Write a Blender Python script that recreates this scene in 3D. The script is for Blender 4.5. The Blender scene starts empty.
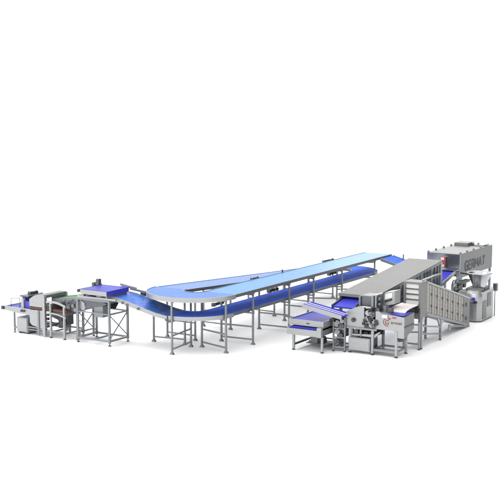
import bpy, bmesh, math, random
from mathutils import Vector, Matrix
random.seed(7)
S = bpy.context.scene
COL = S.collection
PI = math.pi

# ------------------------------------------------------------------ materials
def mat(name, col, rough=.5, metal=0., noise=0., nscale=3., bump=0., stretch=(1, 1, 1), ior=1.5, spec=.5, emit=0., streak=0.):
    m = bpy.data.materials.new(name); m.use_nodes = True
    nt = m.node_tree; b = nt.nodes['Principled BSDF']
    b.inputs['Roughness'].default_value = rough
    b.inputs['Metallic'].default_value = metal
    b.inputs['IOR'].default_value = ior
    b.inputs['Specular IOR Level'].default_value = spec
    tc = nt.nodes.new('ShaderNodeTexCoord'); mp = nt.nodes.new('ShaderNodeMapping')
    mp.inputs['Scale'].default_value = stretch
    nt.links.new(tc.outputs['Object'], mp.inputs['Vector'])
    nz = nt.nodes.new('ShaderNodeTexNoise'); nz.inputs['Scale'].default_value = nscale
    nz.inputs['Detail'].default_value = 5
    nt.links.new(mp.outputs['Vector'], nz.inputs['Vector'])
    cr = nt.nodes.new('ShaderNodeMix'); cr.data_type = 'RGBA'
    c1 = [max(0, c * (1 - noise)) for c in col]; c2 = [min(1, c * (1 + noise)) for c in col]
    cr.inputs['A'].default_value = (*c1, 1); cr.inputs['B'].default_value = (*c2, 1)
    nt.links.new(nz.outputs['Fac'], cr.inputs['Factor'])
    nt.links.new(cr.outputs['Result'], b.inputs['Base Color'])
    if streak:
        rr = nt.nodes.new('ShaderNodeMapRange')
        rr.inputs['To Min'].default_value = max(.05, rough - streak); rr.inputs['To Max'].default_value = rough + streak
        nt.links.new(nz.outputs['Fac'], rr.inputs['Value']); nt.links.new(rr.outputs['Result'], b.inputs['Roughness'])
    if bump:
        bp = nt.nodes.new('ShaderNodeBump'); bp.inputs['Strength'].default_value = bump
        bp.inputs['Distance'].default_value = .02
        nt.links.new(nz.outputs['Fac'], bp.inputs['Height']); nt.links.new(bp.outputs['Normal'], b.inputs['Normal'])
    if emit:
        b.inputs['Emission Color'].default_value = (*col, 1); b.inputs['Emission Strength'].default_value = emit
    return m

def belt_mat(name, col, rough, pitch, depth, spec=.5):
    """plastic modular belt: rows of modules along the sweep's own UV, seen as fine pits and seams"""
    m = bpy.data.materials.new(name); m.use_nodes = True
    nt = m.node_tree; b = nt.nodes['Principled BSDF']
    b.inputs['Roughness'].default_value = rough; b.inputs['Specular IOR Level'].default_value = spec
    uv = nt.nodes.new('ShaderNodeTexCoord')
    mp = nt.nodes.new('ShaderNodeMapping'); mp.inputs['Scale'].default_value = (1 / pitch, 1 / pitch, 1)
    nt.links.new(uv.outputs['UV'], mp.inputs['Vector'])
    br = nt.nodes.new('ShaderNodeTexBrick')
    br.inputs['Color1'].default_value = (*col, 1)
    br.inputs['Color2'].default_value = (*[c * (1 - depth) for c in col], 1)
    br.inputs['Mortar'].default_value = (*[c * (1 - 1.6 * depth) for c in col], 1)
    br.inputs['Scale'].default_value = 1; br.inputs['Mortar Size'].default_value = .05
    br.inputs['Brick Width'].default_value = 2.; br.inputs['Row Height'].default_value = 1.
    nt.links.new(mp.outputs['Vector'], br.inputs['Vector'])
    nt.links.new(br.outputs['Color'], b.inputs['Base Color'])
    bp = nt.nodes.new('ShaderNodeBump'); bp.inputs['Strength'].default_value = .15; bp.inputs['Distance'].default_value = .01
    nt.links.new(br.outputs['Fac'], bp.inputs['Height']); bp.invert = True
    nt.links.new(bp.outputs['Normal'], b.inputs['Normal'])
    return m

M = {}
M['steel'] = mat('brushed_steel', (.315, .322, .325), .42, .65, .10, 2.2, 0., (1, 1, 6), streak=.08)
M['frame'] = mat('frame_steel', (.205, .215, .23), .40, .6, .14, 4, 0., (1, 1, 1), streak=.08)
M['satin'] = mat('satin_sheet_steel', (.175, .178, .173), .5, .55, .08, .8, 0., (1, 1, 1), streak=.06)
M['polished'] = mat('polished_steel', (.38, .39, .41), .18, .95, .06, 2, 0., streak=.05)
M['mirror'] = mat('mirror_sheet_steel', (.42, .45, .50), .14, .9, .1, 1.2, 0., streak=.06)
M['darksteel'] = mat('dark_steel', (.11, .118, .13), .4, .7, .2, 6)
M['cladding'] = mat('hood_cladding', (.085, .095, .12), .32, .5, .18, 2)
M['ovenside'] = mat('oven_side_sheet', (.15, .156, .16), .45, .6, .06, .7, streak=.06)
M['black'] = mat('black_plastic', (.02, .021, .024), .4, 0, .2, 5)
M['belt'] = belt_mat('light_blue_modular_belt', (.020, .135, .47), .26, .10, .22, .03)
M['deep'] = belt_mat('blue_modular_belt', (.065, .165, .86), .6, .10, .25, .02)
M['sky'] = belt_mat('pale_cyan_modular_belt', (.075, .235, .51), .28, .10, .16, .03)
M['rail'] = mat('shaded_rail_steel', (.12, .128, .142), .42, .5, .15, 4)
M['mid'] = belt_mat('mid_blue_modular_belt', (.045, .15, .55), .3, .10, .3, .12)
M['royal'] = belt_mat('royal_blue_belt', (.036, .040, .42), .45, .09, .12, .18)
M['royalplain'] = mat('royal_blue_plastic', (.035, .035, .40), .4, 0, .1, 4)
M['white'] = mat('white_felt', (.58, .575, .56), .8, 0, .04, 9, .1)
M['dough'] = mat('floured_dough', (.62, .585, .56), .85, 0, .05, 5, .3)
M['beige'] = mat('beige_mesh_panel', (.34, .315, .275), .55, .15, .16, 26, .1, (1, 1, .4))
M['brown'] = mat('brown_belt', (.075, .026, .018), .5, 0, .4, 8)
M['green'] = mat('green_belt', (.06, .24, .06), .7, 0, .3, 6, spec=.05)
M['red'] = mat('red_paint', (.30, .05, .055), .4, 0, .05, 4)
M['orange'] = mat('red_orange_ink', (.20, .05, .035), .5)
M['brownink'] = mat('brown_ink', (.10, .06, .045), .5)
M['ink'] = mat('dark_grey_ink', (.025, .026, .028), .5)
M['screen'] = mat('display_glass', (.75, .82, .95), .2, 0, .03, 5, emit=.35)
M['floor'] = mat('white_studio_floor', (.95, .95, .95), .7, 0, .004, .3, spec=.2)

# ------------------------------------------------------------------ mesh helpers
class MB:
    def __init__(self):
        self.bm = bmesh.new(); self.uv = self.bm.loops.layers.uv.new('UVMap')
    def box(self, x0, x1, y0, y1, z0, z1, bev=0.):
        t = bmesh.new()
        bmesh.ops.create_cube(t, size=1)
        for v in t.verts:
            v.co = Vector((x0 + (v.co.x + .5) * (x1 - x0), y0 + (v.co.y + .5) * (y1 - y0), z0 + (v.co.z + .5) * (z1 - z0)))
        if bev: bmesh.ops.bevel(t, geom=t.edges[:], offset=bev, segments=2, affect='EDGES', profile=.5)
        self._add(t); return self
    def _add(self, t, smooth=False):
        me = bpy.data.meshes.new('tmp'); t.to_mesh(me); t.free()
        n = len(self.bm.faces); self.bm.from_mesh(me); bpy.data.meshes.remove(me)
        self.bm.faces.ensure_lookup_table()
        if smooth:
            for f in self.bm.faces[n:]: f.smooth = True
    def bar(self, a, b, w=.05, h=None):
        a, b = Vector(a), Vector(b); h = h or w; d = (b - a); L = d.length; d.normalize()
        up = Vector((0, 0, 1)) if abs(d.z) < .95 else Vector((0, 1, 0))
        s = d.cross(up).normalized(); u = s.cross(d).normalized()
        q = []
        for p in (a, b):
            q += [self.bm.verts.new(p + s * (w / 2) * i + u * (h / 2) * j) for i, j in ((-1, -1), (1, -1), (1, 1), (-1, 1))]
        for f in ((3, 2, 1, 0), (4, 5, 6, 7), (0, 1, 5, 4), (1, 2, 6, 5), (2, 3, 7, 6), (3, 0, 4, 7)):
            self.bm.faces.new([q[i] for i in f])
        return self
    def cyl(self, a, b, r0, r1=None, n=20, caps=True):
        a, b = Vector(a), Vector(b); r1 = r0 if r1 is None else r1; d = (b - a).normalized()
        up = Vector((0, 0, 1)) if abs(d.z) < .95 else Vector((0, 1, 0))
        s = d.cross(up).normalized(); u = s.cross(d).normalized()
        A, B = [], []
        for i in range(n):
            t = 2 * PI * i / n; o = s * math.cos(t) + u * math.sin(t)
            A.append(self.bm.verts.new(a + o * r0)); B.append(self.bm.verts.new(b + o * r1))
        for i in range(n):
            f = self.bm.faces.new([A[i], B[i], B[(i + 1) % n], A[(i + 1) % n]]); f.smooth = True
        if caps:
            self.bm.faces.new(A); self.bm.faces.new(B[::-1])
        return self
    def lathe(self, c, prof, n=36):
        rings = []
        for r, z in prof:
            rings.append([self.bm.verts.new((c[0] + r * math.cos(2 * PI * i / n), c[1] + r * math.sin(2 * PI * i / n), c[2] + z)) for i in range(n)])
        for A, B in zip(rings, rings[1:]):
            for i in range(n):
                f = self.bm.faces.new([A[i], A[(i + 1) % n], B[(i + 1) % n], B[i]]); f.smooth = True
        return self
    def prism(self, pts, axis, lo, hi):
        """polygon in the two other axes, extruded along axis from lo to hi"""
        def P(p, t):
            return {'x': (t, p[0], p[1]), 'y': (p[0], t, p[1]), 'z': (p[0], p[1], t)}[axis]
        A = [self.bm.verts.new(P(p, lo)) for p in pts]; B = [self.bm.verts.new(P(p, hi)) for p in pts]
        n = len(pts)
        for i in range(n): self.bm.faces.new([A[i], A[(i + 1) % n], B[(i + 1) % n], B[i]])
        self.bm.faces.new(A[::-1]); self.bm.faces.new(B)
        return self
    def sweep(self, path, sec, smooth=False):
        """section (lateral, height) carried along a 3D path; UV = (lateral, length)"""
        n = len(path); P = [Vector(p) for p in path]; rings = []; ln = [0.]
        for i in range(1, n): ln.append(ln[-1] + (P[i] - P[i - 1]).length)
        for i in range(n):
            t = (P[min(i + 1, n - 1)] - P[max(i - 1, 0)]); t.z = 0; t.normalize()
            s = Vector((t.y, -t.x, 0))
            rings.append([self.bm.verts.new(P[i] + s * l + Vector((0, 0, z))) for l, z in sec])
        k = len(sec)
        for i in range(n - 1):
            for j in range(k):
                j2 = (j + 1) % k
                f = self.bm.faces.new([rings[i][j], rings[i][j2], rings[i + 1][j2], rings[i + 1][j]]); f.smooth = False
                for lp, (l, v) in zip(f.loops, ((sec[j][0], ln[i]), (sec[j2][0], ln[i]), (sec[j2][0], ln[i + 1]), (sec[j][0], ln[i + 1]))):
                    lp[self.uv].uv = (l, v)
        self.bm.faces.new(rings[0][::-1]); self.bm.faces.new(rings[-1])
        return self
    def build(self, name, m, parent=None, label=None):
        bmesh.ops.recalc_face_normals(self.bm, faces=self.bm.faces[:])
        off = Vector((0, 0, 0)); p = parent
        while p is not None: off += p.location; p = p.parent
        for v in self.bm.verts: v.co -= off
        me = bpy.data.meshes.new(name); self.bm.to_mesh(me); self.bm.free()
        me.materials.append(m); o = bpy.data.objects.new(name, me); COL.objects.link(o)
        if parent: o.parent = parent
        if label: o['label'] = label
        return o

def B(*a, bev=0.): return MB().box(*a, bev=bev)
def rect(l0, l1, z0, z1): return [(l0, z0), (l1, z0), (l1, z1), (l0, z1)]
def thing(name, label, cat, loc, group=None):
    o = bpy.data.objects.new(name, None); o.empty_display_size = .3; COL.objects.link(o)
    o.location = loc; o['label'] = label; o['category'] = cat
    if group: o['group'] = group
    return o
def tag(o, label, cat):
    o['label'] = label; o['category'] = cat; return o
def foot(x, y, parent, s=.82):
    MB().prism([(x - .10 * s, .004), (x + .10 * s, .004), (x + .10 * s, .018), (x + .038 * s, .10 * s), (x - .038 * s, .10 * s), (x - .10 * s, .018)], 'y', y - .05 * s, y + .05 * s).build('foot_plate', M['frame'], parent)
def leg(x, y, z1, parent, w=.064, m=None, z0=.02, plate=True):
    o = B(x - w / 2, x + w / 2, y - w / 2, y + w / 2, z0, z1, bev=.008).build('leg', m or M['frame'], parent)
    if plate: foot(x, y, o)
    else: MB().cyl((x, y, .003), (x, y, .03), w * .75).cyl((x, y, .03), (x, y, z0 + .03), w * .25).build('levelling_foot', M['darksteel'], o)
    return o
def text(s, size, m, parent, name, mtx, depth=.006, bold=0., sx=1.):
    cu = bpy.data.curves.new(name, 'FONT'); cu.body = s; cu.size = size; cu.extrude = depth; cu.offset = bold
    t = bpy.data.objects.new('tmp_text', cu); COL.objects.link(t)
    dg = bpy.context.evaluated_depsgraph_get(); me = bpy.data.meshes.new_from_object(t.evaluated_get(dg))
    bpy.data.objects.remove(t); bpy.data.curves.remove(cu)
    off = Vector((0, 0, 0)); p = parent
    while p is not None: off += p.location; p = p.parent
    for v in me.vertices:
        v.co = mtx @ Vector((v.co.x * sx, v.co.y, v.co.z)) - off
    me.materials.clear(); me.materials.append(m)
    o = bpy.data.objects.new(name, me); COL.objects.link(o); o.parent = parent
    return o
def gearmotor(x, y, z, parent, d=(0, 1, 0), L=.45, r=.08):
    d = Vector(d); c = Vector((x, y, z))
    o = MB().cyl(c, c + d * L * .6, r, n=16).cyl(c + d * L * .6, c + d * L * .72, r * 1.12, n=16).build('gearmotor', M['black'], parent)
    s = r * 1.15; e = c - d * (L * .18)
    B(e.x - s, e.x + s, e.y - s, e.y + s, e.z - s, e.z + s, bev=.02).build('gearbox', M['darksteel'], o)
    return o

# ------------------------------------------------------------------ setting: studio floor
fl = MB(); fl.box(-600, 600, -300, 900, -.3, 0); f = fl.build('floor', M['floor']); f['kind'] = 'structure'

# ------------------------------------------------------------------ cooling conveyor (two levels, looped)
cc = thing('cooling_conveyor', 'long two level looped conveyor with light blue belts on many grey legs', 'conveyor', (0, 3, 0))
XC, YC, YB, R = -1.08, -1.9, 9.6, 1.08
ZT, ZL = 2.0, 1.33
def zback(y): return ZT - .02 - (ZT - .02 - ZL) * max(0, min(1, (y - YC) / (YB - YC)))
def arc(cx, cy, r, a0, a1, z, n=24):
    return [(cx + r * math.cos(math.radians(a0 + (a1 - a0) * i / n)), cy + r * math.sin(math.radians(a0 + (a1 - a0) * i / n)), z) for i in range(n + 1)]
up_straight = [(0, 11.28 - (11.28 - YC) * i / 12, ZT) for i in range(13)]
up_curve = arc(XC, YC, R, 0, -180, ZT, 36)
back = [(XC - R, YC + (YB - YC) * i / 14, zback(YC + (YB - YC) * i / 14)) for i in range(15)]
far_curve = arc(XC, YB, R, 180, 0, ZL, 32)
low_straight = [(0, YB - (YB - YC) * i / 12, ZL) for i in range(13)]
low_curve = arc(XC, YC, R, 0, -90, ZL, 20)
W, WL = .65, .56
def run(path, w, bm, nm, rail_m, h=.13, curve=False):
    MB().sweep(path, rect(-w + .001, w - .001, -.04, 0)).build(nm, M[bm], cc)
    for sd in (-1, 1):
        # guide rail of C section, standing a little proud of the belt
        a, b = sd * w, sd * (w + .03)
        MB().sweep(path, rect(min(a, b), max(a, b), -h, .012)).build('curved_side_rail' if curve else 'side_rail', rail_m, cc)
    # carry plate under the belt
    MB().sweep(path, rect(-w + .02, w - .02, -h + .015, -.05)).build('bed', M['darksteel'], cc)
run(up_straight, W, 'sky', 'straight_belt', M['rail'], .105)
run(up_curve, W, 'belt', 'curved_belt', M['steel'], .15, True)
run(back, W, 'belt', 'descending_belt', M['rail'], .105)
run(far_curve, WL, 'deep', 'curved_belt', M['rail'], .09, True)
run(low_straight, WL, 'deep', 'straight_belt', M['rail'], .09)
run(low_curve, WL, 'deep', 'curved_belt', M['steel'], .13, True)
# end roller of the upper run
MB().cyl((-.63, 11.29, 1.94), (.63, 11.29, 1.94), .055).build('end_roller', M['darksteel'], cc)
front_y = [-.74, 1.88, 3.83, 6.32, 9.5]
mid_y = [-.84, 1.81, 3.78, 5.76, 8.4]
for y in front_y: leg(.645, y, ZT - .12, cc)
for y in mid_y: leg(-.655, y, ZT - .12, cc)
leg(.58, -2.42, ZT - .13, cc); leg(-.70, -2.04, ZT - .13, cc)
leg(-.88, -3.60, ZT - .14, cc); leg(-1.05, -2.22, ZT - .14, cc)
def xb(a, b, z, w=.05): MB().bar((a[0], a[1], z), (b[0], b[1], z), w).build('cross_bar', M['frame'], cc)
prs = [((-.655, a), (.645, b)) for a, b in zip(mid_y, front_y)] + [((-.70, -2.04), (.58, -2.42)), ((-.88, -3.60), (-1.05, -2.22))]
for a, b in prs:
    for z in (.19, .66): xb(a, b, z)
    xb(a, b, ZL - .17)
    xb(a, b, ZT - .17)
for y in (-1.27, 1.12, 4.45, 7.4, 9.7):
    h = zback(y) - .13
    leg(-1.53, y, h, cc); leg(-2.80, y, h, cc)
    for z in (.19, .66): xb((-2.80, y), (-1.53, y), z)
    xb((-2.80, y), (-1.53, y), h - .03)
leg(-2.73, -2.2, 1.83, cc); leg(-1.46, -2.02, 1.83, cc)
for z in (.19, 1.79): xb((-2.73, -2.2), (-1.46, -2.02), z)
# brackets carrying the lower run, small drives
for y in front_y:
    MB().bar((.645, y, ZL - .2), (.645, y, ZL - .09), .06, .12).build('bracket', M['frame'], cc)
    MB().prism([(y - .09, ZT - .11), (y + .09, ZT - .11), (y + .035, ZT - .19), (y - .035, ZT - .19)], 'x', .62, .67).build('gusset', M['frame'], cc)
gearmotor(-.80, 7.6, 1.99, cc, (0, 1, 0), .95, .055)
gearmotor(-.74, 3.75, 1.98, cc, (0, 0, 1), .16, .03)
gearmotor(-.80, 1.62, 1.98, cc, (0, 1, 0), .45, .06)
gearmotor(-1.10, -.85, 1.78, cc, (0, 1, 0), .8, .07)
gearmotor(-1.08, -.6, 1.30, cc, (0, 1, 0), .7, .06)
gearmotor(-.78, 2.9, 1.36, cc, (0, 1, 0), .7, .07)
gearmotor(-.78, 8.0, 1.40, cc, (0, 1, 0), .6, .07)
gearmotor(-1.72, -2.7, 1.78, cc, (1, 0, 0), .5, .07)

# ------------------------------------------------------------------ climbing conveyor, left of the curve
ic = thing('incline_conveyor', 'sloping blue belt conveyor climbing from lower loop curve to the braced stand', 'conveyor', (-2.4, -2.98, 0))
ipath = [(-1.10, -2.98, 1.315), (-1.6, -2.98, 1.38), (-3.35, -2.98, 1.76), (-3.62, -2.98, 1.79), (-3.95, -2.98, 1.79)]
MB().sweep(ipath, rect(-.56, .56, -.04, 0)).build('belt', M['mid'], ic)
for sd in (-1, 1):
    MB().sweep(ipath, rect(*sorted((sd * .562, sd * .60)), -.13, .015)).build('side_rail', M['steel'], ic)
MB().sweep(ipath, rect(-.54, .54, -.11, -.05)).build('bed', M['darksteel'], ic)
for x, z in ((-1.12, 1.20), (-.98, 1.16), (-3.05, 1.62), (-2.85, 1.56), (-2.35, 1.47), (-3.72, 1.66)):
    MB().cyl((x, -3.62, z), (x, -2.4, z), .05, n=14).build('return_roller', M['darksteel'], ic)
gearmotor(-3.02, -2.22, 1.74, ic, (1, 0, 0), .8, .08)
MB().bar((-3.7, -2.33, 1.9), (-3.0, -2.33, 1.83), .03, .08).build('side_guide', M['steel'], ic)

# ------------------------------------------------------------------ braced stand
st = thing('braced_stand', 'open square tube stand with crossed braces under the royal blue platform', 'stand', (-4.3, -3.2, 0))
SX, SY, ZS = (-5.04, -3.56), (-3.72, -2.68), 1.66
for x in SX:
    for y in SY: leg(x, y, ZS, st, .075, plate=False, z0=.10)
def sb(n, a, b, w=.06): MB().bar(a, b, w).build(n, M['frame'], st)
for y in SY:
    for z, w in ((.18, .065), (ZS - .035, .07)): sb('rail', (SX[0], y, z), (SX[1], y, z), w)
sb('rail', (SX[0], SY[1], 1.15), (SX[1], SY[1], 1.15), .05)
sb('rail', (SX[0], SY[0], 1.15), (-4.2, SY[0], 1.15), .04); sb('rail', (-4.2, SY[0], 1.15), (SX[1], SY[0], 1.15), .04)
for x in SX:
    for z, w in ((.18, .065), (1.15, .055), (ZS - .04, .07)): sb('rail', (x, SY[0], z), (x, SY[1], z), w)
    sb('brace', (x - .012, SY[0], .22), (x - .012, SY[1], 1.12), .03); sb('brace', (x + .02, SY[0], 1.12), (x + .02, SY[1], .22), .03)
sb('rail', (-4.3, SY[0], .18), (-4.3, SY[1], .18), .06)
ch = thing('collection_chute', 'dark steel funnel chute with a square outlet hung inside the braced stand', 'chute', (-4.4, -3.2, 1.0))
MB().prism([(-5.0, 1.57), (-4.77, 1.46), (-4.75, 1.13), (-4.98, 1.22)], 'y', -3.655, -3.63).build('end_plate', M['steel'], ch)
q = MB()
q.prism([(-3.60, 1.60), (-3.58, 1.60), (-3.42, 1.24), (-3.44, 1.24)], 'x', -4.78, -4.0)
q.prism([(-2.76, 1.60), (-2.74, 1.60), (-3.06, 1.24), (-3.08, 1.24)], 'x', -4.95, -3.8)
q.prism([(-3.72, 1.50), (-3.70, 1.52), (-4.10, 1.62), (-4.12, 1.60)], 'y', -3.56, -2.8)
q.build('funnel_sheet', M['darksteel'], ch)
MB().prism([(-4.97, 1.61), (-4.10, 1.61), (-3.73, 1.50), (-3.92, 1.42), (-4.36, 1.33), (-4.75, 1.22), (-4.78, 1.47)], 'y', -3.625, -3.60).build('opening_shade_sheet', M['darksteel'], ch)  # flat dark sheet standing in for the shade inside the chute's opening
B(-4.38, -3.96, -3.596, -3.15, .98, 1.40, bev=.01).build('outlet_box', M['frame'], ch)
pc = thing('platform_conveyor', 'short wide royal blue belt platform with a drive motor standing at its back', 'conveyor', (-4.1, -3.3, 1.7))
B(-4.74, -3.52, -3.86, -2.62, 1.985, 2.01).build('belt', M['royal'], pc)
B(-4.76, -3.54, -3.885, -3.862, 1.84, 2.0).build('front_panel', M['steel'], pc)
B(-4.74, -3.53, -3.86, -2.62, 1.86, 1.983).build('body', M['royalplain'], pc)
B(-4.99, -3.2, -3.80, -3.72, 1.68, 1.75).build('support_beam', M['steel'], pc)
B(-4.99, -3.6, -2.72, -2.64, 1.66, 1.86).build('support_beam', M['steel'], pc)
for x in (-4.7, -3.62): B(x - .03, x + .03, -3.8, -2.7, 1.75, 1.858).build('support_post', M['frame'], pc)
MB().prism([(-3.95, 2.02), (-3.2, 1.93), (-3.2, 2.02), (-3.95, 2.12)], 'y', -2.60, -2.57).build('back_guard', M['steel'], pc)
m_ = B(-5.20, -5.07, -2.75, -2.61, 1.80, 2.07, bev=.025).build('motor_column', M['darksteel'], pc)
MB().bar((-5.13, -2.68, 2.04), (-4.95, -2.68, 2.08), .09, .07).build('motor_arm', M['darksteel'], m_)
B(-5.2, -4.7, -2.70, -2.66, 1.80, 1.86).build('motor_bracket', M['frame'], m_)
B(-4.99, -4.83, -2.76, -2.60, 1.93, 2.22, bev=.025).build('motor_housing', M['darksteel'], pc)
MB().cyl((-4.78, -2.68, 1.84), (-4.78, -2.68, 2.04), .035).build('motor_shaft_cover', M['black'], pc)
MB().cyl((-4.9, -3.84, 1.93), (-4.9, -2.7, 1.93), .06).build('end_roller', M['black'], pc)

# ------------------------------------------------------------------ left: infeed belt
inf = thing('infeed_conveyor', 'grey infeed table with royal blue belt and wire side guides at far left', 'conveyor', (-8.1, -3.2, 0))
B(-8.78, -7.42, -3.70, -2.62, .90, .955).build('belt', M['royal'], inf)
MB().prism([(-8.8, .86), (-8.8, 1.0), (-7.38, 1.0), (-7.38, .76), (-8.0, .78)], 'y', -3.75, -3.715).build('side_panel', M['steel'], inf)
B(-8.8, -7.38, -2.6, -2.565, .82, 1.0).build('side_panel', M['steel'], inf)
MB().cyl((-8.80, -3.76, .93), (-8.80, -2.6, .93), .055).build('end_roller', M['darksteel'], inf)
B(-8.86, -8.72, -3.79, -3.752, .86, 1.0, bev=.01).build('bearing_block', M['black'], inf)
leg(-8.27, -3.68, .84, inf, .06, plate=False, z0=.06); leg(-8.27, -2.65, .84, inf, .06, plate=False, z0=.06)
MB().bar((-8.27, -3.68, .2), (-8.27, -2.65, .2), .045).build('stretcher', M['frame'], inf)
MB().bar((-8.27, -3.68, .2), (-6.9, -3.68, .2), .045).build('stretcher', M['frame'], inf)
MB().bar((-8.27, -2.65, .2), (-6.9, -2.65, .2), .045).build('stretcher', M['frame'], inf)
for y, xs in ((-3.60, (-8.5, -8.05)), (-2.72, (-8.6, -7.5))):
    g = MB()
    g.cyl((xs[0], y, .98), (xs[0], y, 1.28), .014, n=8).cyl((xs[0], y, 1.28), (xs[1], y, 1.34), .014, n=8).cyl((xs[1], y, 1.34), (xs[1], y, .98), .014, n=8)
    g.build('wire_guide', M['frame'], inf)
g = B(-8.12, -7.98, -3.4, -2.75, .96, 1.36, bev=.02).build('guide_block', M['royalplain'], inf)
B(-7.86, -7.74, -3.72, -3.60, .98, 1.34, bev=.01).build('gate_post', M['steel'], inf)
B(-7.86, -7.76, -2.74, -2.62, .98, 1.45, bev=.01).build('gate_post', M['steel'], inf)
B(-8.14, -7.70, -3.5, -2.7, 1.37, 1.43, bev=.01).build('gate_bridge', M['darksteel'], inf)
gearmotor(-7.95, -3.05, 1.46, inf, (0, 1, 0), .4, .07)
B(-7.72, -7.45, -3.66, -3.62, 1.0, 1.26, bev=.01).build('guide_plate', M['royalplain'], inf)
for x in (-7.80, -7.68): MB().cyl((x, -3.757, .90), (x, -3.80, .90), .045, n=14).build('knob', M['black'], inf)
cab = thing('control_cabinet', 'small grey electrical cabinet standing under the infeed table', 'cabinet', (-7.8, -3.3, 0))
B(-8.12, -7.56, -3.72, -3.15, .07, .62, bev=.012).build('body', M['steel'], cab)
B(-8.09, -7.59, -3.738, -3.722, .10, .59, bev=.005).build('door', M['steel'], cab)
B(-7.558, -7.545, -3.62, -3.25, .12, .58).build('vent_panel', M['darksteel'], cab)
for x in (-8.05, -7.63): B(x - .03, x + .03, -3.66, -3.2, .003, .068).build('plinth', M['darksteel'], cab)

# ------------------------------------------------------------------ left: tunnel hood machine
tu = thing('tunnel_machine', 'grey arched tunnel hood machine straddling a brown belt at left', 'machine', (-7.0, -3.2, 0))
def hoodprof(x0, x1, zt, zs, n=10):
    w = x1 - x0
    pts = [(x0, zs)]
    for i in range(1, n + 1):
        t = i / n; pts.append((x0 + w * .62 * t, zs + (zt - zs) * math.sin(t * PI / 2)))
    pts.append((x1, zt)); return pts
up = hoodprof(-7.40, -6.66, 1.58, 1.38)
pl = MB()
pl.prism(up + [(-6.66, 1.12), (-7.40, 1.12)], 'y', -3.76, -3.73)
pl.build('front_plate', M['steel'], tu)
MB().prism([(-7.40, .985), (-6.66, .985), (-6.66, .86), (-6.66, .28), (-7.30, .40), (-7.40, .5)], 'y', -3.76, -3.73).build('lower_plate', M['steel'], tu)
outer = up; inner = [(x, z - .02) for x, z in up][::-1]
rf = MB().prism(outer + inner, 'y', -3.728, -2.55); rf.build('roof', M['satin'], tu)
MB().prism(up + [(-6.66, .3), (-7.40, .5)], 'y', -2.55, -2.52).build('back_plate', M['frame'], tu)
B(-6.72, -6.60, -3.80, -3.68, .04, 1.56, bev=.01).build('corner_post', M['steel'], tu)
B(-6.98, -6.90, -3.80, -3.762, .04, 1.0, bev=.01).build('corner_post', M['frame'], tu)
B(-6.72, -6.60, -2.62, -2.50, .04, 1.56, bev=.01).build('corner_post', M['frame'], tu)
B(-6.655, -6.625, -3.68, -2.6, 1.47, 1.57).build('end_fascia', M['satin'], tu)
MB().sweep([(-7.42, -3.2, 1.06), (-5.62, -3.2, 1.06)], rect(-.52, .5, -.08, 0)).build('brown_belt', M['brown'], tu)
B(-7.44, -5.60, -3.735, -3.722, 1.03, 1.09).build('belt_edge', M['brown'], tu)
for z in (1.30, 1.13, .86, .70): B(-6.60, -6.50, -3.74, -3.64, z - .05, z + .05, bev=.015).build('clamp', M['black'], tu)
for y in (-3.7, -2.6): MB().bar((-7.9, y, .30), (-6.6, y, .30), .05).build('stretcher', M['frame'], tu)
for x in (-7.25, -6.95): B(x - .04, x + .04, -3.6, -2.7, .26, .36).build('cross_tray', M['darksteel'], tu)

# ------------------------------------------------------------------ left: arched transfer unit
ar = thing('arch_guard_transfer', 'transfer frame with silver arched side guards over a brown belt beside the tunnel machine', 'conveyor', (-6.0, -3.2, 0))
def archband(z0, rise, h, x0=-6.52, x1=-5.58, n=14):
    up_, dn = [], []
    for i in range(n + 1):
        t = i / n; x = x0 + (x1 - x0) * t; z = z0 + rise * math.sin(PI * (t * .85 + .08)) - .10 * t * t
        up_.append((x, z)); dn.append((x, z - h))
    return up_ + dn[::-1]
MB().prism(archband(1.37, .06, .075), 'y', -3.80, -3.765).build('arched_guard', M['steel'], ar)
MB().prism(archband(.95, .04, .055), 'y', -3.80, -3.765).build('arched_guard', M['steel'], ar)
MB().prism(archband(1.37, .06, .075), 'y', -2.66, -2.63).build('arched_guard', M['steel'], ar)
for x in (-6.37, -5.70):
    leg(x, -3.72, 1.30, ar, .075, M['steel'], .06, False); leg(x, -2.68, 1.30, ar, .075, None, .06, False)
    MB().bar((x, -3.72, .22), (x, -2.68, .22), .05).build('stretcher', M['frame'], ar)
for y in (-3.72, -2.68): MB().bar((-6.6, y, .26), (-5.70, y, .26), .05).build('stretcher', M['frame'], ar)
B(-6.5, -5.75, -3.6, -2.75, .86, .98).build('belt_bed', M['darksteel'], ar)
B(-6.35, -6.18, -3.35, -2.8, .32, .86, bev=.02).build('drive_housing', M['darksteel'], ar)
B(-5.98, -5.88, -3.3, -3.0, .46, .86, bev=.02).build('drive_housing', M['black'], ar)
MB().cyl((-6.1, -3.4, .5), (-6.1, -3.0, .5), .11).build('gearmotor', M['darksteel'], ar)
for x in (-6.45, -6.3): B(x - .03, x + .03, -3.76, -3.70, 1.0, 1.2).build('clamp', M['black'], ar)

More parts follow.
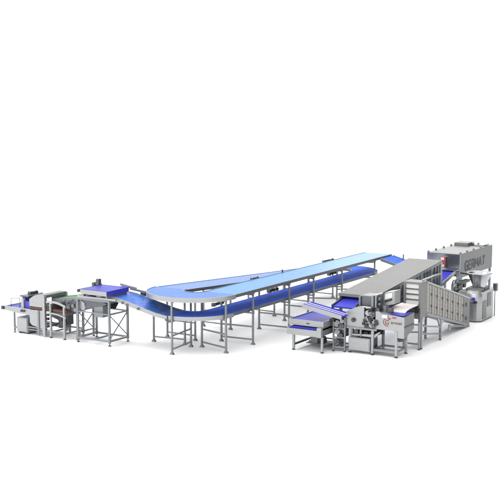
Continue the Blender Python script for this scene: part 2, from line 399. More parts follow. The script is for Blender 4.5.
gb = thing('green_belt_conveyor', 'small inclined green belt conveyor between the tunnel machine and the braced stand', 'conveyor', (-5.9, -2.9, 0))
gp = [(-6.55, -3.0, 1.40), (-5.95, -3.0, 1.50), (-5.1, -3.0, 1.62)]
MB().sweep(gp, rect(-.42, .42, -.05, 0)).build('belt', M['green'], gb)
for sd in (-1, 1): MB().sweep(gp, rect(*sorted((sd * .425, sd * .46)), -.16, .02)).build('side_rail', M['frame'], gb)
for i, x in enumerate((-5.95, -5.75, -5.55, -5.35, -5.2)):
    MB().cyl((x, -3.55, 1.38 - .05 * (i % 2) + .03 * i), (x, -2.5, 1.38 - .05 * (i % 2) + .03 * i), .055, n=14).build('roller', M['darksteel'], gb)
MB().prism([(-5.9, 1.16), (-5.2, 1.0), (-5.1, 1.1), (-5.12, 1.5), (-5.5, 1.44)], 'y', -3.52, -3.48).build('mechanism_plate', M['darksteel'], gb)
for x, z in ((-5.62, 1.2), (-5.42, 1.28), (-5.3, 1.14)): MB().cyl((x, -3.53, z), (x, -3.58, z), .065, n=18).build('pulley', M['frame'], gb)
MB().prism([(-5.75, 1.60), (-5.62, 1.60), (-5.68, 1.74)], 'y', -2.6, -2.56).build('guide_fin', M['green'], gb)
for x in (-5.3,):
    for y in (-3.46, -2.55): leg(x, y, 1.1, gb, .07, None, .06, False)
MB().bar((-5.3, -3.46, .28), (-5.3, -2.55, .28), .05).build('stretcher', M['frame'], gb)
MB().bar((-5.66, -3.5, .24), (-5.1, -3.5, .24), .045).build('stretcher', M['frame'], gb)
MB().bar((-5.3, -3.46, 1.08), (-5.0, -3.46, 1.12), .05).build('link_arm', M['frame'], gb)
MB().bar((-5.3, -3.46, .72), (-5.0, -3.46, .72), .03).build('link_arm', M['frame'], gb)

# ------------------------------------------------------------------ right: belt end that drops away from the upper run
dc = thing('transfer_conveyor', 'short dark blue belt ramp sloping down from the far end of the upper run', 'conveyor', (1.6, 10.6, 0))
dp = [(.72, 10.62, 1.94), (2.7, 10.62, 1.42)]
MB().sweep(dp, rect(-.64, .64, -.05, 0)).build('belt', M['deep'], dc)
for sd in (-1, 1): MB().sweep(dp, rect(*sorted((sd * .645, sd * .68)), -.10, .03)).build('side_rail', M['frame'], dc)
for y in (9.96, 11.28):
    leg(1.35, y, 1.70, dc, .06); leg(2.6, y, 1.32, dc, .06)
MB().bar((1.35, 9.96, .6), (1.35, 11.28, .6), .05).build('cross_bar', M['frame'], dc)
B(1.18, 1.24, 11.33, 11.37, 1.80, 2.02).build('guard_post', M['frame'], dc)

# ------------------------------------------------------------------ right: feeding table
tb = thing('feeding_table', 'grey two tier feeding table with royal blue belt top, front right of the looped conveyor', 'table', (2.8, .2, 0))
TX0, TX1, TY0, TY1 = 2.08, 3.47, -.66, 1.05
B(TX0 + .05, TX1 - .05, TY0 + .05, TY1 - .05, 1.055, 1.072).build('top_belt', M['royal'], tb)
up_ = MB(); up_.box(TX0, TX1, TY0, TY0 + .035, .90, 1.10); up_.box(TX0, TX1, TY1 - .035, TY1, .90, 1.10)
up_.box(TX0, TX0 + .035, TY0 + .036, TY1 - .036, .90, 1.10); up_.box(TX1 - .035, TX1, TY0 + .036, TY1 - .036, .90, 1.10)
up_.build('upper_tray', M['steel'], tb)
B(TX0 + .04, TX1 - .04, TY0 + .04, TY1 - .04, 1.0, 1.05).build('tray_bed', M['darksteel'], tb)
B(TX0 + .12, TX1 - .02, TY0 - .10, TY1 - .1, .80, .86).build('lower_belt', M['royal'], tb)
lo = MB(); lo.box(TX0 + .02, TX1 - .18, TY0 - .16, TY0 - .125, .58, .80); lo.box(TX0 + .02, TX0 + .055, TY0 - .124, TY1 - .1, .58, .80)
lo.box(TX0 + .056, TX1 - .19, TY0 - .124, TY1 - .1, .58, .60); lo.box(TX0 + .056, TX1 - .19, TY1 - .1, TY1 - .07, .58, .8)
lo.build('lower_tray', M['steel'], tb)
B(TX1 - .178, TX1, TY0 - .17, TY0 - .03, .56, .90, bev=.006).build('corner_box', M['steel'], tb)
B(TX1 - .10, TX1 - .02, TY0 - .02, TY1 - .08, .60, .88).build('side_beam', M['frame'], tb)
for x in (2.30, 3.44):
    for y in (-.68, .86): leg(x, y, .58, tb, .08, M['steel'], .05, False)
for y in (-.68, .86): MB().bar((2.3, y, .2), (3.44, y, .2), .045).build('stretcher', M['frame'], tb) if y > 0 else None
for x in (2.3, 3.44): MB().bar((x, -.68, .2), (x, .86, .2), .06).build('stretcher', M['darksteel'], tb)
MB().bar((2.5, .1, .2), (3.44, .1, .2), .05).build('stretcher', M['darksteel'], tb)
B(2.36, 3.38, .12, .8, .10, .13).build('base_shelf', M['frame'], tb)
gearmotor(2.95, -.1, .36, tb, (1, 0, 0), .4, .12)
B(2.78, 3.12, -.05, .3, .16, .34, bev=.02).build('pump_block', M['black'], tb)
B(2.80, 2.92, -.675, -.662, .98, 1.01).build('handle', M['black'], tb)
MB().cyl((3.0, 1.0, 1.08), (3.0, 1.0, 1.25), .02).build('sensor_post', M['darksteel'], tb)
for x, z in ((3.49, 1.0), (3.5, .92)): MB().bar((x, -.1, z), (x + .12, -.1, z), .06).build('catch', M['darksteel'], tb)

# ------------------------------------------------------------------ right: striped tray conveyor on its stand
tr = thing('striped_conveyor', 'sloping three lane royal blue conveyor with white lane strips above the feeding table', 'conveyor', (3.4, .1, 0))
tp = [(2.50, -.12, 1.60), (4.06, -.12, 1.33)]
MB().sweep(tp, rect(-.30, .30, -.05, 0)).build('belt', M['royal'], tr)
MB().sweep(tp, rect(.305, .335, -.12, .02)).build('side_rail', M['steel'], tr)
MB().sweep(tp, rect(-.33, -.305, -.08, .02)).build('side_rail', M['royalplain'], tr)
for l in (-.11, .10): MB().sweep(tp, rect(l - .018, l + .018, .002, .02)).build('lane_strip', M['white'], tr)
MB().cyl((2.51, -.40, 1.565), (2.51, .16, 1.565), .045).build('end_roller', M['royalplain'], tr)
for x, y in ((3.60, -.14), (4.0, -.05), (3.60, .6), (4.0, .6)): leg(x, y, 1.22 if x > 3.8 else 1.30, tr, .06, None, .04, False)
for z in (.16, .5, .82): MB().bar((3.6, -.14, z), (4.0, -.05, z), .05).build('stretcher', M['frame'], tr)
for z in (.16, .82):
    MB().bar((3.6, .6, z), (4.0, .6, z), .05).build('stretcher', M['frame'], tr)
    MB().bar((3.6, -.14, z), (3.6, .6, z), .05).build('stretcher', M['frame'], tr); MB().bar((4.0, -.05, z), (4.0, .6, z), .05).build('stretcher', M['frame'], tr)
for (x, z, r, mm) in ((3.72, 1.0, .12, 'steel'), (3.88, .92, .1, 'darksteel'), (3.74, .70, .09, 'steel'), (3.86, .58, .08, 'darksteel'), (3.62, 1.12, .08, 'black'), (3.92, 1.1, .07, 'steel'), (3.70, .36, .1, 'darksteel')):
    MB().cyl((x, -.02, z), (x, -.16, z), r, n=18).cyl((x, -.16, z), (x, -.19, z), r * .5, n=14).build('drive_wheel', M[mm], tr)
B(3.66, 3.95, 0., .5, .5, 1.15, bev=.02).build('drive_housing', M['darksteel'], tr)
MB().bar((3.52, -.25, 1.12), (3.68, -.25, 1.2), .09).build('tension_arm', M['black'], tr)

# ------------------------------------------------------------------ right: sheeting machine
sh = thing('sheeting_machine', 'grey steel dough sheeting machine with roller heads, touch screen and orange lettering', 'machine', (5.1, .4, 0))
MB().prism([(4.0, .93), (4.0, 1.42), (4.12, 1.50), (4.42, 1.63), (4.70, 1.66), (4.72, .93)], 'y', 0, .035).build('roller_side_plate', M['steel'], sh)
MB().prism([(5.14, .93), (5.14, 1.54), (5.26, 1.56), (5.34, 1.50), (6.2, 1.43), (6.2, .70), (5.93, .70), (5.93, .93)], 'y', 0, .035).build('front_panel', M['steel'], sh)
MB().prism([(.036, .93), (.036, 1.43), (.86, 1.47), (.86, .92), (.14, .70), (.036, .70)], 'x', 6.165, 6.2).build('end_panel', M['satin'], sh)
MB().prism([(.06, 1.06), (.84, 1.06), (.84, 1.11), (.06, 1.11)], 'x', 6.202, 6.215).build('slot', M['black'], sh)
B(5.16, 6.16, .83, .86, .93, 1.46).build('back_panel', M['satin'], sh)
B(4.02, 4.72, .83, .86, .93, 1.60).build('back_panel', M['satin'], sh)
B(4.73, 5.13, .30, .33, .93, 1.6).build('recess_panel', M['frame'], sh)
B(4.02, 6.15, .04, .82, .93, .97).build('base_plate', M['frame'], sh)
B(5.2, 5.6, .06, .82, 1.42, 1.47).build('deck', M['steel'], sh)
B(5.62, 6.16, .06, .82, 1.455, 1.475).build('feed_belt', M['royal'], sh)
B(4.04, 4.70, .04, .82, 1.40, 1.44).build('deck', M['darksteel'], sh)
# recess mechanism: brackets, wheels, levers
for (x, z, r, mm) in ((4.86, 1.46, .10, 'steel'), (5.02, 1.40, .09, 'darksteel'), (4.80, 1.26, .08, 'darksteel'), (4.95, 1.22, .12, 'black'), (5.08, 1.18, .07, 'steel'), (4.82, 1.06, .09, 'black'), (4.98, 1.04, .07, 'steel'), (5.10, 1.03, .07, 'darksteel'), (4.92, 1.56, .06, 'black')):
    MB().cyl((x, .29, z), (x, -.04, z), r, n=20).cyl((x, -.04, z), (x, -.09, z), r * .45, n=12).build('roller_end', M[mm], sh)
for x, z in ((4.74, 1.2), (5.17, 1.2), (5.2, 1.12), (4.7, 1.08)): B(x - .05, x + .05, -.07, -.005, z - .05, z + .05, bev=.015).build('clamp', M['black'], sh)
MB().bar((4.78, -.05, 1.14), (5.12, -.05, 1.08), .05).build('lever', M['darksteel'], sh)
MB().bar((4.8, -.06, 1.35), (4.95, -.06, 1.12), .04).build('lever', M['steel'], sh)
k = MB().cyl((4.31, -.002, 1.17), (4.31, -.06, 1.17), .075, n=24).build('knob', M['black'], sh)
MB().bar((4.25, -.07, 1.17), (4.37, -.07, 1.17), .03).build('knob_grip', M['darksteel'], k)
# upper roller heads
B(4.44, 4.86, .30, .95, 1.62, 2.0, bev=.03).build('roller_head', M['darksteel'], sh)
B(4.38, 4.45, .22, .95, 1.58, 1.98, bev=.01).build('head_side_plate', M['satin'], sh)
B(4.861, 4.94, .22, .95, 1.58, 2.04, bev=.01).build('head_side_plate', M['frame'], sh)
MB().cyl((4.40, .2, 1.60), (4.90, .2, 1.60), .06).build('roller', M['polished'], sh)
for z in (1.72, 1.9): MB().cyl((5.02, .42, z), (5.16, .42, z), .08).build('roller', M['darksteel'], sh)
B(4.96, 5.02, .3, .9, 1.56, 2.05, bev=.01).build('head_bracket', M['steel'], sh)
MB().bar((5.10, .5, 1.5), (5.10, .5, 2.08), .07).build('head_post', M['darksteel'], sh)
MB().cyl((4.37, .25, 1.64), (4.30, .25, 1.64), .08).build('handwheel', M['black'], sh)
# white box with a slot mouth
wb = MB().prism([(5.14, 1.64), (5.56, 1.74), (5.56, 2.20), (5.20, 2.12), (5.14, 2.02)], 'y', .62, 1.12).build('dosing_box', M['steel'], sh)
MB().prism([(5.20, 1.76), (5.47, 1.86), (5.47, 1.94), (5.20, 1.84)], 'y', .60, .618).build('slot', M['black'], wb)
MB().prism([(5.19, 1.87), (5.48, 1.97), (5.48, 2.14), (5.22, 2.06)], 'y', .60, .618).build('cover_plate', M['white'], wb)
B(5.22, 5.32, .45, .6, 1.47, 1.68).build('box_post', M['frame'], sh)
B(5.45, 5.6, .3, .5, 1.48, 1.64, bev=.02).build('sensor', M['darksteel'], sh)
# control screen, buttons, lettering
B(5.37, 5.61, -.03, -.003, 1.33, 1.475, bev=.006).build('screen_bezel', M['steel'], sh)
B(5.395, 5.585, -.036, -.031, 1.355, 1.45).build('screen', M['screen'], sh)
MB().cyl((5.66, -.002, 1.33), (5.66, -.04, 1.33), .032, n=16).build('stop_button', M['red'], sh)
B(5.76, 5.90, -.02, -.003, 1.36, 1.41, bev=.005).build('button_plate', M['red'], sh)
RX = Matrix.Rotation(PI / 2, 4, 'X')
text('ermat', .155, M['brownink'], sh, 'lettering', Matrix.Translation((5.705, -.004, 1.165)) @ RX, bold=.001, sx=1.12)
text('G', .22, M['orange'], sh, 'lettering', Matrix.Translation((5.49, -.004, 1.13)) @ RX, bold=.004, sx=.98)
sw = MB()
for i in range(14):
    a0 = math.radians(110 + i * 12); a1 = math.radians(110 + (i + 1) * 12)
    sw.bar((5.60 + .165 * math.cos(a0), -.006, 1.21 + .135 * math.sin(a0)), (5.60 + .165 * math.cos(a1), -.006, 1.21 + .135 * math.sin(a1)), .012, .022)
sw.build('emblem_swoosh', M['orange'], sh)
# frame, shelf, cabinet
for x, y in ((4.17, .02), (5.03, .02), (5.92, .02), (5.92, .84), (5.06, .84), (4.17, .84)): leg(x, y, .92, sh, .085, M['steel'], .06, False)
for a, b in (((5.03, .02), (5.92, .02)), ((5.92, .02), (5.92, .84)), ((5.06, .84), (5.92, .84)), ((5.04, .06), (5.05, .84))): MB().bar((a[0], a[1], .20), (b[0], b[1], .20), .06).build('stretcher', M['frame'], sh)
B(5.06, 5.88, .06, .5, .14, .17).build('base_shelf', M['steel'], sh)
B(4.05, 5.2, -.04, -.005, .86, .93).build('front_rail', M['frame'], sh)
B(4.22, 4.98, .1, .7, .60, .63).build('shelf', M['steel'], sh)
B(4.2, 5.12, .72, .8, .60, .9).build('shelf_back', M['darksteel'], sh)
for x0, x1 in ((4.24, 4.42), (4.46, 4.55), (4.62, 4.8), (4.84, 5.1)): B(x0, x1, .12, .5, .635, .635 + random.uniform(.12, .22), bev=.02).build('stored_tool', M[random.choice(['darksteel', 'frame', 'black'])], sh)
MB().bar((4.58, .03, .6), (4.58, .03, .92), .05).build('upright', M['frame'], sh)
MB().prism([(4.2, .62), (5.12, .62), (5.3, .80), (5.3, .84), (5.1, .72), (4.2, .66)], 'y', .03, .06).build('drip_tray', M['steel'], sh)
cb = B(4.14, 4.96, -.05, .6, .10, .555, bev=.012).build('cabinet', M['steel'], sh)
B(4.17, 4.93, -.068, -.052, .13, .53, bev=.006).build('cabinet_door', M['steel'], cb)
B(4.963, 4.985, .1, .5, .14, .5).build('vent_panel', M['darksteel'], cb)
MB().prism([(5.95, .70), (6.17, .70), (6.12, .58), (5.98, .55)], 'y', .06, .35).build('drive_cover', M['black'], sh)

dough = MB()
dpth = [(5.66, .55, 1.49), (5.66, .72, 1.55), (5.66, .95, 1.585), (5.66, 1.3, 1.60), (5.72, 1.6, 1.63)]
dough.sweep([(x, y, z) for x, y, z in dpth], rect(-.33, .33, -.03, 0))
tag(dough.build('dough_sheet', M['dough']), 'pale floured dough sheet drooping onto the blue belt from the slatted proofer', 'dough sheet')

# ------------------------------------------------------------------ right: long inclined hood
hd = thing('hood_tunnel', 'long grey roofed tunnel conveyor rising towards the oven with a blue belt in its mouth', 'machine', (4.0, 4, 0))
HX0, HX1 = 3.25, 4.70
def zr(y): return 1.89 + (2.46 - 1.89) * (y - .95) / (7.2 - .95)
ya, yb = .95, 7.2
MB().prism([(ya, zr(ya)), (yb, zr(yb)), (yb, zr(yb) - .05), (ya, zr(ya) - .05)], 'x', HX0, HX1).build('roof', M['satin'], hd)
for i in range(6):
    y0 = ya + .06 + (yb - ya - .12) * i / 6 + .04; y1 = ya + .06 + (yb - ya - .12) * (i + 1) / 6 - .04
    zb = lambda y: zr(y) - 1.05
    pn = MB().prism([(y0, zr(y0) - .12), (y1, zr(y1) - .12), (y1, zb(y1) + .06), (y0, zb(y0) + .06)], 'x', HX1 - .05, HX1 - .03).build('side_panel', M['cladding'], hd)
    for t in (.33, .66):
        yy = y0 + (y1 - y0) * t
        MB().bar((HX1 - .02, yy, zr(yy) - .14), (HX1 - .02, yy, zb(yy) + .08), .03, .02).build('panel_rib', M['darksteel'], pn)
for i in range(7):
    y = ya + .06 + (yb - ya - .12) * i / 6
    z0 = .02 if i in (0, 2, 4, 6) else zr(y) - 1.0
    wdt = .16 if i == 6 else .08
    B(HX1 - .06, HX1 + .005, y - wdt / 2, y + wdt / 2, z0, zr(y) - .052).build('post', M['steel'], hd)
    B(HX0, HX0 + .06, y - .04, y + .04, z0, zr(y) - .052).build('post', M['frame'], hd)
for dz, t in ((-.085, .06), (-.55, .04), (-1.03, .07)):
    MB().prism([(ya, zr(ya) + dz + t / 2), (yb, zr(yb) + dz + t / 2), (yb, zr(yb) + dz - t / 2), (ya, zr(ya) + dz - t / 2)], 'x', HX1 - .028, HX1 - .004).build('side_beam', M['frame'], hd)
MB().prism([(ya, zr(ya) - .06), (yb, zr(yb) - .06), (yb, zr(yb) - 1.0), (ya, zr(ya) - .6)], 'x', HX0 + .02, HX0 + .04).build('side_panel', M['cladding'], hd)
bp_ = [(3.97, .20, 1.54), (3.97, .22, 1.544), (3.97, 1.2, 1.725), (3.97, 3.0, 1.95), (3.97, 6.9, 2.2)]
MB().sweep(bp_, rect(-.58, .57, -.05, 0)).build('belt', M['royal'], hd)
MB().sweep(bp_[:3], rect(-.64, -.585, -.10, .05)).build('belt_side_guard', M['black'], hd)
MB().sweep(bp_[:3], rect(.575, .62, -.10, .02)).build('belt_side_guard', M['steel'], hd)
MB().prism([(ya - .03, zr(ya) - .10), (ya - .005, zr(ya) - .10), (ya - .005, zr(ya) + .005), (ya - .03, zr(ya) + .005)], 'x', HX0 - .02, HX1).build('mouth_fascia', M['satin'], hd)
rs = MB()
for i in range(44):
    y = 1.05 + i * .14
    rs.bar((HX0 + .01, y, zr(y) + .001), (HX1 - .01, y, zr(y) + .001), .022, .0025)
rs.build('roof_ribs', M['satin'], hd)
# outfeed ramp between hood and oven
op = [(4.0, 7.35, 1.40), (4.0, 9.15, 1.80)]
MB().sweep(op, rect(-.6, .55, -.05, 0)).build('outfeed_belt', M['royal'], hd)
MB().sweep(op, rect(.56, .60, -.10, .05)).build('outfeed_side_rail', M['steel'], hd)
MB().sweep(op, rect(-.66, -.61, -.10, .05)).build('outfeed_side_rail', M['steel'], hd)

# ------------------------------------------------------------------ right: oven
ov = thing('tunnel_oven', 'big boxy grey oven raised on legs with dark lettering on its side, far right', 'oven', (4.0, 11, 0))
OX0, OX1, OY0, OY1, OZ0, OZ1 = 3.23, 4.70, 9.2, 13.3, 1.52, 2.49
B(OX0, OX1, OY0, OY1, OZ1 - .03, OZ1).build('roof', M['satin'], ov)
B(OX1 - .03, OX1, OY0 + .031, OY1, OZ0 - .06, OZ1 - .031).build('side_wall', M['ovenside'], ov)
B(OX0, OX0 + .03, OY0 + .031, OY1, OZ0, OZ1 - .031).build('side_wall', M['ovenside'], ov)
B(OX0, OX1, OY0, OY0 + .03, 1.82, OZ1 - .031).build('front_wall', M['mirror'], ov)
B(OX1 - .16, OX1, OY0 - .002, OY0 + .028, .9, 1.818).build('front_column', M['steel'], ov)
B(OX0, OX1, OY1 - .03, OY1 - .001, OZ0, OZ1 - .031).build('back_wall', M['ovenside'], ov)
B(OX0 + .04, OX1 - .04, OY0 + .1, OY1 - .04, OZ0, OZ0 + .05).build('bottom_plate', M['darksteel'], ov)
MB().bar((OX0 + .4, OY0 - .12, 1.80), (OX1 - .02, OY0 - .12, 1.84), .28, .03).build('mouth_lip', M['polished'], ov)
for x in (OX0 + .06, OX1 - .06):
    for y in (OY0 + .12, 11.2, OY1 - .1): leg(x, y, OZ0 - .07, ov, .10, M['frame'], .02)
for (x, y, h) in [(OX0 + .04, 9.25, .07), (OX0 + .04, 10.1, .08), (OX0 + .04, 11.0, .08), (OX0 + .04, 11.9, .08), (OX0 + .04, 12.5, .07),
                  (OX1 - .05, 9.4, .07), (OX1 - .05, 10.2, .07), (OX1 - .05, 11.0, .07), (OX1 - .05, 11.9, .06), (OX1 - .05, 12.7, .06)]:
    B(x - .04, x + .04, y - .04, y + .04, OZ1, OZ1 + h, bev=.008).build('lifting_lug', M['frame'], ov)
B(OX0 + .1, OX0 + .75, 12.1, 12.9, OZ1, OZ1 + .14, bev=.01).build('exhaust_box', M['satin'], ov)
for x in (3.75, 3.98): MB().cyl((x + .3, 12.6, OZ1), (x + .3, 12.6, OZ1 + .14), .05, n=16).build('flue_stub', M['frame'], ov)
B(OX1 - .55, OX1 - .1, 12.4, 13.1, OZ1, OZ1 + .06, bev=.01).build('roof_hatch', M['steel'], ov)
STROKES = {'G': [((1, .88), (.75, 1)), ((.78, 1), (.22, 1)), ((.25, 1), (0, .78)), ((0, .82), (0, .18)), ((0, .22), (.25, 0)), ((.22, 0), (1, 0)), ((1, 0), (1, .48)), ((1, .48), (.55, .48))],
           'E': [((0, 0), (0, 1)), ((0, 1), (1, 1)), ((0, .5), (.85, .5)), ((0, 0), (1, 0))],
           'R': [((0, 0), (0, 1)), ((0, 1), (.8, 1)), ((.8, 1), (1, .85)), ((1, .87), (1, .62)), ((1, .64), (.8, .48)), ((.8, .48), (0, .48)), ((.5, .48), (1, 0))],
           'M': [((0, 0), (0, 1)), ((0, 1), (.5, .35)), ((.5, .35), (1, 1)), ((1, 1), (1, 0))],
           'A': [((0, 0), (.5, 1)), ((.5, 1), (1, 0)), ((.2, .32), (.8, .32))],
           'T': [((0, 1), (1, 1)), ((.5, 1), (.5, 0))]}
let = MB(); y_ = 9.86
for ch_, wd in zip('GERMAT', (.33, .26, .29, .36, .34, .30)):
    for n_, (a, b) in enumerate(STROKES[ch_]):
        d_ = .004 + .0012 * n_
        let.bar((OX1 + d_, y_ + a[0] * wd, 1.73 + a[1] * .36), (OX1 + d_, y_ + b[0] * wd, 1.73 + b[1] * .36), .006, .098)
    y_ += wd + .115
let.build('lettering', M['ink'], ov)
rp = B(3.86, 4.12, 9.06, 9.198, 1.90, 2.36, bev=.01).build('control_panel', M['red'], ov)
B(3.90, 4.06, 9.048, 9.058, 2.22, 2.33).build('panel_label', M['white'], rp)
B(3.90, 4.06, 9.048, 9.058, 1.93, 2.03).build('panel_label', M['white'], rp)
B(4.122, 4.16, 9.08, 9.198, 1.9, 2.36).build('panel_hinge', M['black'], rp)
# burner below, behind the proofer
bu = thing('burner_unit', 'cluttered grey burner drum and pipes under the front of the oven', 'machine', (4.5, 8.6, 0))
MB().cyl((4.72, 8.5, 1.22), (4.98, 8.5, 1.22), .30, n=28).build('drum', M['frame'], bu)
MB().cyl((4.98, 8.5, 1.22), (5.05, 8.5, 1.22), .20, n=24).build('drum_cover', M['steel'], bu)
MB().cyl((4.74, 8.95, 1.28), (5.06, 8.95, 1.28), .14, n=20).build('blower', M['black'], bu)
for a, b in (((4.85, 8.2, 1.1), (4.85, 8.2, 1.5)), ((4.85, 8.2, 1.5), (4.85, 8.9, 1.62)), ((5.0, 8.0, 1.2), (5.0, 8.9, 1.05)), ((4.95, 7.9, 1.3), (4.95, 8.4, 1.42))):
    MB().cyl(a, b, .04, n=12).build('pipe', M['steel'], bu)
B(4.72, 5.2, 7.6, 9.0, .02, .95, bev=.02).build('base', M['frame'], bu)
B(4.9, 5.15, 8.2, 9.3, 1.35, 1.47, bev=.03).build('duct', M['darksteel'], bu)

# ------------------------------------------------------------------ right: inclined proofer with perforated panels
pf = thing('proofer_elevator', 'tall slatted proofer with sloping beige perforated side panels beside the sheeting machine', 'proofer', (5.8, 3.5, 0))
PX0, PX1 = 5.46, 6.12
def zt(y): return 2.37 - (2.37 - 1.15) * (y - 2.2) / (6.62 - 2.2)
def zbm(y): return 1.17 - (1.17 - .05) * (y - 2.2) / (6.45 - 2.2)
# corner box: posts, top, side sheets
for x in (PX0, PX1 - .08):
    B(x, x + .08, 1.6, 1.72, .98, 2.41, bev=.006).build('post', M['satin'], pf)
    B(x, x + .08, 2.1, 2.2, 1.1, 2.38, bev=.006).build('post', M['satin'], pf)
B(PX0 + .081, PX1 - .081, 1.6, 1.72, 2.34, 2.41).build('top_rail', M['satin'], pf)
B(PX0, PX1, 1.722, 2.2, 2.385, 2.41).build('top_sheet', M['satin'], pf)
B(PX1 - .035, PX1 - .005, 1.72, 2.1, 1.12, 2.38).build('side_sheet', M['satin'], pf)
B(PX0 + .005, PX0 + .035, 1.72, 2.1, 1.12, 2.38).build('side_sheet', M['satin'], pf)
for i in range(4):
    z = 2.26 - .19 * i
    B(PX0 + .085, PX1 - .085, 1.645, 1.72, z - .080, z + .070).build('felt_tray', M['white'], pf)
    B(PX0 + .081, PX1 - .081, 1.605, 1.74, z - .12, z - .085).build('slat', M['darksteel'], pf)
B(PX0 + .081, PX1 - .081, 1.74, 1.76, 1.1, 2.33).build('back_sheet', M['frame'], pf)
B(PX0 + .081, PX1 - .081, 1.62, 1.70, 1.10, 1.46).build('lower_sheet', M['frame'], pf)
MB().cyl((PX1 - .1, 1.5, 1.42), (PX1 - .1, 1.6, 1.42), .09, n=18).build('drive_knob', M['black'], pf)
MB().cyl((PX1 - .2, 1.46, 1.28), (PX0 + .1, 1.46, 1.28), .08, n=18).build('drive_roller', M['frame'], pf)
# sloping body
body = [(2.2, zt(2.2) - .01), (6.62, zt(6.62)), (6.62, .06), (6.45, .05), (2.2, zbm(2.2))]
MB().prism(body, 'x', PX0 + .03, PX1 - .05).build('body', M['frame'], pf)
def slab(y0, y1, f0, f1, x0, x1, n, m, par):
    z = lambda y, f: zbm(y) + (zt(y) - zbm(y)) * f
    return MB().prism([(y0, z(y0, f0)), (y1, z(y1, f0)), (y1, z(y1, f1)), (y0, z(y0, f1))], 'x', x0, x1).build(n, M[m], par)
slab(2.2, 6.62, .955, 1.012, PX1 - .05, PX1 + .01, 'top_beam', 'steel', pf)
slab(2.2, 6.62, -.012, .07, PX1 - .05, PX1 + .01, 'bottom_beam', 'frame', pf)
ys = [2.24, 2.72, 3.24, 3.78, 4.32, 4.86, 5.42, 5.98]
for a, b in zip(ys, ys[1:]):
    p = slab(a + .035, b - .035, .085, .945, PX1 - .05, PX1 - .03, 'perforated_panel', 'beige', pf)
    for fz in (.20, .32, .44, .56, .68, .80): slab(a + .036, b - .036, fz - .007, fz + .007, PX1 - .03, PX1 - .018, 'panel_seam', 'frame', p)
    ym = (a + b) / 2
    for fz in (.27, .62):
        slab(b - .10, b - .03, fz, fz + .07, PX1 - .018, PX1 + .012, 'latch', 'darksteel', p)
    slab(ym - .012, ym + .012, .085, .945, PX1 - .03, PX1 - .016, 'panel_mullion', 'frame', p)
for y in ys: slab(y - .033, y + .033, .07, .955, PX1 - .05, PX1 - .006, 'upright', 'frame', pf)
slab(6.03, 6.6, .07, .955, PX1 - .05, PX1 - .004, 'end_sheet', 'satin', pf)
for fz in (.25, .72): 
    yy = 6.25; zz = zbm(yy) + (zt(yy) - zbm(yy)) * fz
    MB().cyl((PX1 - .002, yy, zz), (PX1 + .03, yy, zz), .075, n=18).build('bearing', M['darksteel'], pf)
for x in (PX0 + .05, PX1 - .03):
    leg(x, 1.77, 1.1, pf, .085, M['steel'], .05, False); leg(x, 3.6, zbm(3.6), pf, .075, M['frame'], .05, False)
    leg(x, 1.60, 1.0, pf, .07, M['steel'], .05, False)
for (y0, z0_, y1, z1_) in ((1.77, .83, 3.6, .50), (1.77, .55, 3.6, .24)):
    MB().bar((PX1 - .03, y0, z0_), (PX1 - .03, y1, z1_), .055).build('brace', M['frame'], pf)
    MB().bar((PX0 + .05, y0, z0_), (PX0 + .05, y1, z1_), .055).build('brace', M['frame'], pf)
for y in (1.77, 2.28, 3.42, 3.78):
    s_ = 1 if y in (1.77, 3.42) else -1
for (y, s_) in ((1.81, 1), (3.56, -1), (3.64, 1)):
    MB().prism([(y, zbm(max(y, 2.2)) - .03), (y + s_ * .30, zbm(max(y, 2.2) + s_ * .30) - .03), (y + s_ * .08, zbm(max(y, 2.2)) - .22), (y, zbm(max(y, 2.2)) - .40)], 'x', PX1 - .06, PX1 - .01).build('gusset', M['steel'], pf)
MB().bar((PX1 - .02, 4.5, .36), (PX1 - .02, 6.3, .06), .06).build('ground_rail', M['frame'], pf)
B(PX1 - .06, PX1, 4.45, 4.6, .22, .42, bev=.01).build('rail_bracket', M['steel'], pf)
MB().bar((PX0 + .2, 1.62, .20), (PX1 - .03, 1.62, .20), .05).build('stretcher', M['frame'], pf)
gbk = MB().bar((PX1 - .1, 2.0, 2.44), (4.76, 6.95, 1.98), .05).build('tie_bar', M['steel'], pf)

# ------------------------------------------------------------------ right: dough divider with hopper
dv = thing('dough_divider', 'grey dough divider with a large steel cone hopper standing at the far right edge', 'machine', (5.6, 8.3, 0))
MB().prism([(5.30, 7.5), (6.08, 7.5), (6.25, 7.68), (6.25, 9.0), (6.02, 9.5), (5.30, 9.5)], 'z', .06, 1.22).build('body', M['steel'], dv)
MB().prism([(5.35, 7.55), (6.06, 7.55), (6.20, 7.71), (6.20, 8.97), (5.99, 9.45), (5.35, 9.45)], 'z', .004, .058).build('plinth', M['darksteel'], dv)
B(5.36, 5.94, 7.47, 7.497, .12, .80, bev=.008).build('front_door', M['frame'], dv)
B(6.252, 6.268, 7.72, 8.15, .12, .85, bev=.006).build('side_door', M['satin'], dv)
B(6.252, 6.270, 8.3, 8.7, .55, 1.1, bev=.006).build('grille', M['darksteel'], dv)
MB().lathe((5.90, 7.68, 1.0), [(.0, .30), (.16, .30), (.27, .26), (.34, .14), (.36, 0), (.36, -.16)], 30).build('front_cover', M['steel'], dv)
B(5.94, 6.12, 7.22, 7.30, .98, 1.20, bev=.04).build('outlet_guard', M['white'], dv)
B(5.97, 6.12, 7.205, 7.218, .94, 1.06, bev=.01).build('blue_badge', M['royalplain'], dv)
B(5.98, 6.14, 7.3, 7.46, .80, .90, bev=.02).build('outlet', M['black'], dv)
B(5.5, 6.14, 7.8, 8.9, 1.222, 1.34, bev=.02).build('top_plate', M['satin'], dv)
MB().lathe((5.90, 8.25, 1.27), [(.0, .02), (.24, .02), (.26, .0), (.26, .12), (.47, .60), (.54, .64), (.54, .67), (.51, .67), (.45, .62), (.24, .15), (.0, .12)], 44).build('hopper', M['polished'], dv)
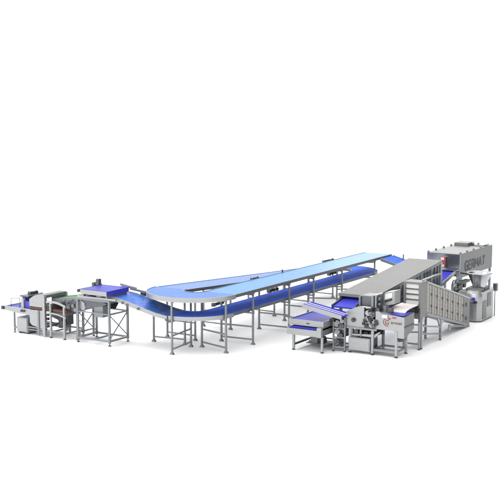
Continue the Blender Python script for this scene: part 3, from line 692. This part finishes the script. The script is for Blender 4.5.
for a in (30, 150, 270):
    x = 5.90 + .38 * math.cos(math.radians(a)); y = 8.25 + .38 * math.sin(math.radians(a))
    MB().cyl((x, y, 1.33), (x, y, 1.72), .02, n=10).build('hopper_strut', M['frame'], dv)
MB().bar((5.2, 8.0, 1.90), (5.6, 8.0, 1.88), .16, .06).build('hopper_bracket', M['black'], dv)
tp_ = thing('control_box', 'small grey control box on a thin pole at the far right edge', 'control box', (6.1, 9.2, 0))
MB().cyl((6.2, 9.35, .01), (6.2, 9.35, 1.2), .022, n=10).build('pole', M['frame'], tp_)
B(6.12, 6.31, 9.29, 9.43, 1.05, 1.38, bev=.015).build('housing', M['frame'], tp_)
B(6.15, 6.28, 9.278, 9.289, 1.12, 1.33).build('display', M['cladding'], tp_)

# ------------------------------------------------------------------ camera
cam = bpy.data.cameras.new('camera'); co = bpy.data.objects.new('camera', cam); COL.objects.link(co)
F_, HZ, VX = 1035., 122., 900.
pitch = math.atan2(250 - HZ, F_); yaw = math.atan2(VX - 250, math.hypot(F_, 250 - HZ))
co.location = (20, -32, 8); co.rotation_euler = (PI / 2 - pitch, 0, yaw)
cam.sensor_width = 36; cam.lens = F_ / 500 * 36; cam.clip_start = .5; cam.clip_end = 3000
S.camera = co

# ------------------------------------------------------------------ light: bright studio, darker on its right hand side
w = bpy.data.worlds.new('World'); S.world = w; w.use_nodes = True
nt = w.node_tree; bg = nt.nodes['Background']
tc = nt.nodes.new('ShaderNodeTexCoord')
dt = nt.nodes.new('ShaderNodeVectorMath'); dt.operation = 'DOT_PRODUCT'
dv_ = Vector((.78, .62, .05)).normalized(); dt.inputs[1].default_value = dv_
nt.links.new(tc.outputs['Generated'], dt.inputs[0])
mr = nt.nodes.new('ShaderNodeMapRange'); mr.interpolation_type = 'SMOOTHSTEP'
mr.inputs['From Min'].default_value = .35; mr.inputs['From Max'].default_value = .85
mr.inputs['To Min'].default_value = 2.0; mr.inputs['To Max'].default_value = .12
nt.links.new(dt.outputs['Value'], mr.inputs['Value'])
nt.links.new(mr.outputs['Result'], bg.inputs['Strength'])
bg.inputs['Color'].default_value = (1, 1, 1, 1)
def area(name, loc, target, size, energy):
    l = bpy.data.lights.new(name, 'AREA'); l.shape = 'SQUARE'; l.size = size; l.energy = energy
    o = bpy.data.objects.new(name, l); COL.objects.link(o); o.location = loc
    o.rotation_euler = (Vector(target) - Vector(loc)).to_track_quat('-Z', 'Y').to_euler()
    return o
area('key_softbox', (-17, -7, 30), (0, 3, 1), 20, 5000)
area('back_softbox', (-22, 72, 22), (2, 8, 0), 24, 3300)
S.view_settings.view_transform = 'Standard'; S.view_settings.look = 'None'
S.view_settings.exposure = 0; S.view_settings.gamma = 1
S.render.film_transparent = False
S.cycles.max_bounces = 8
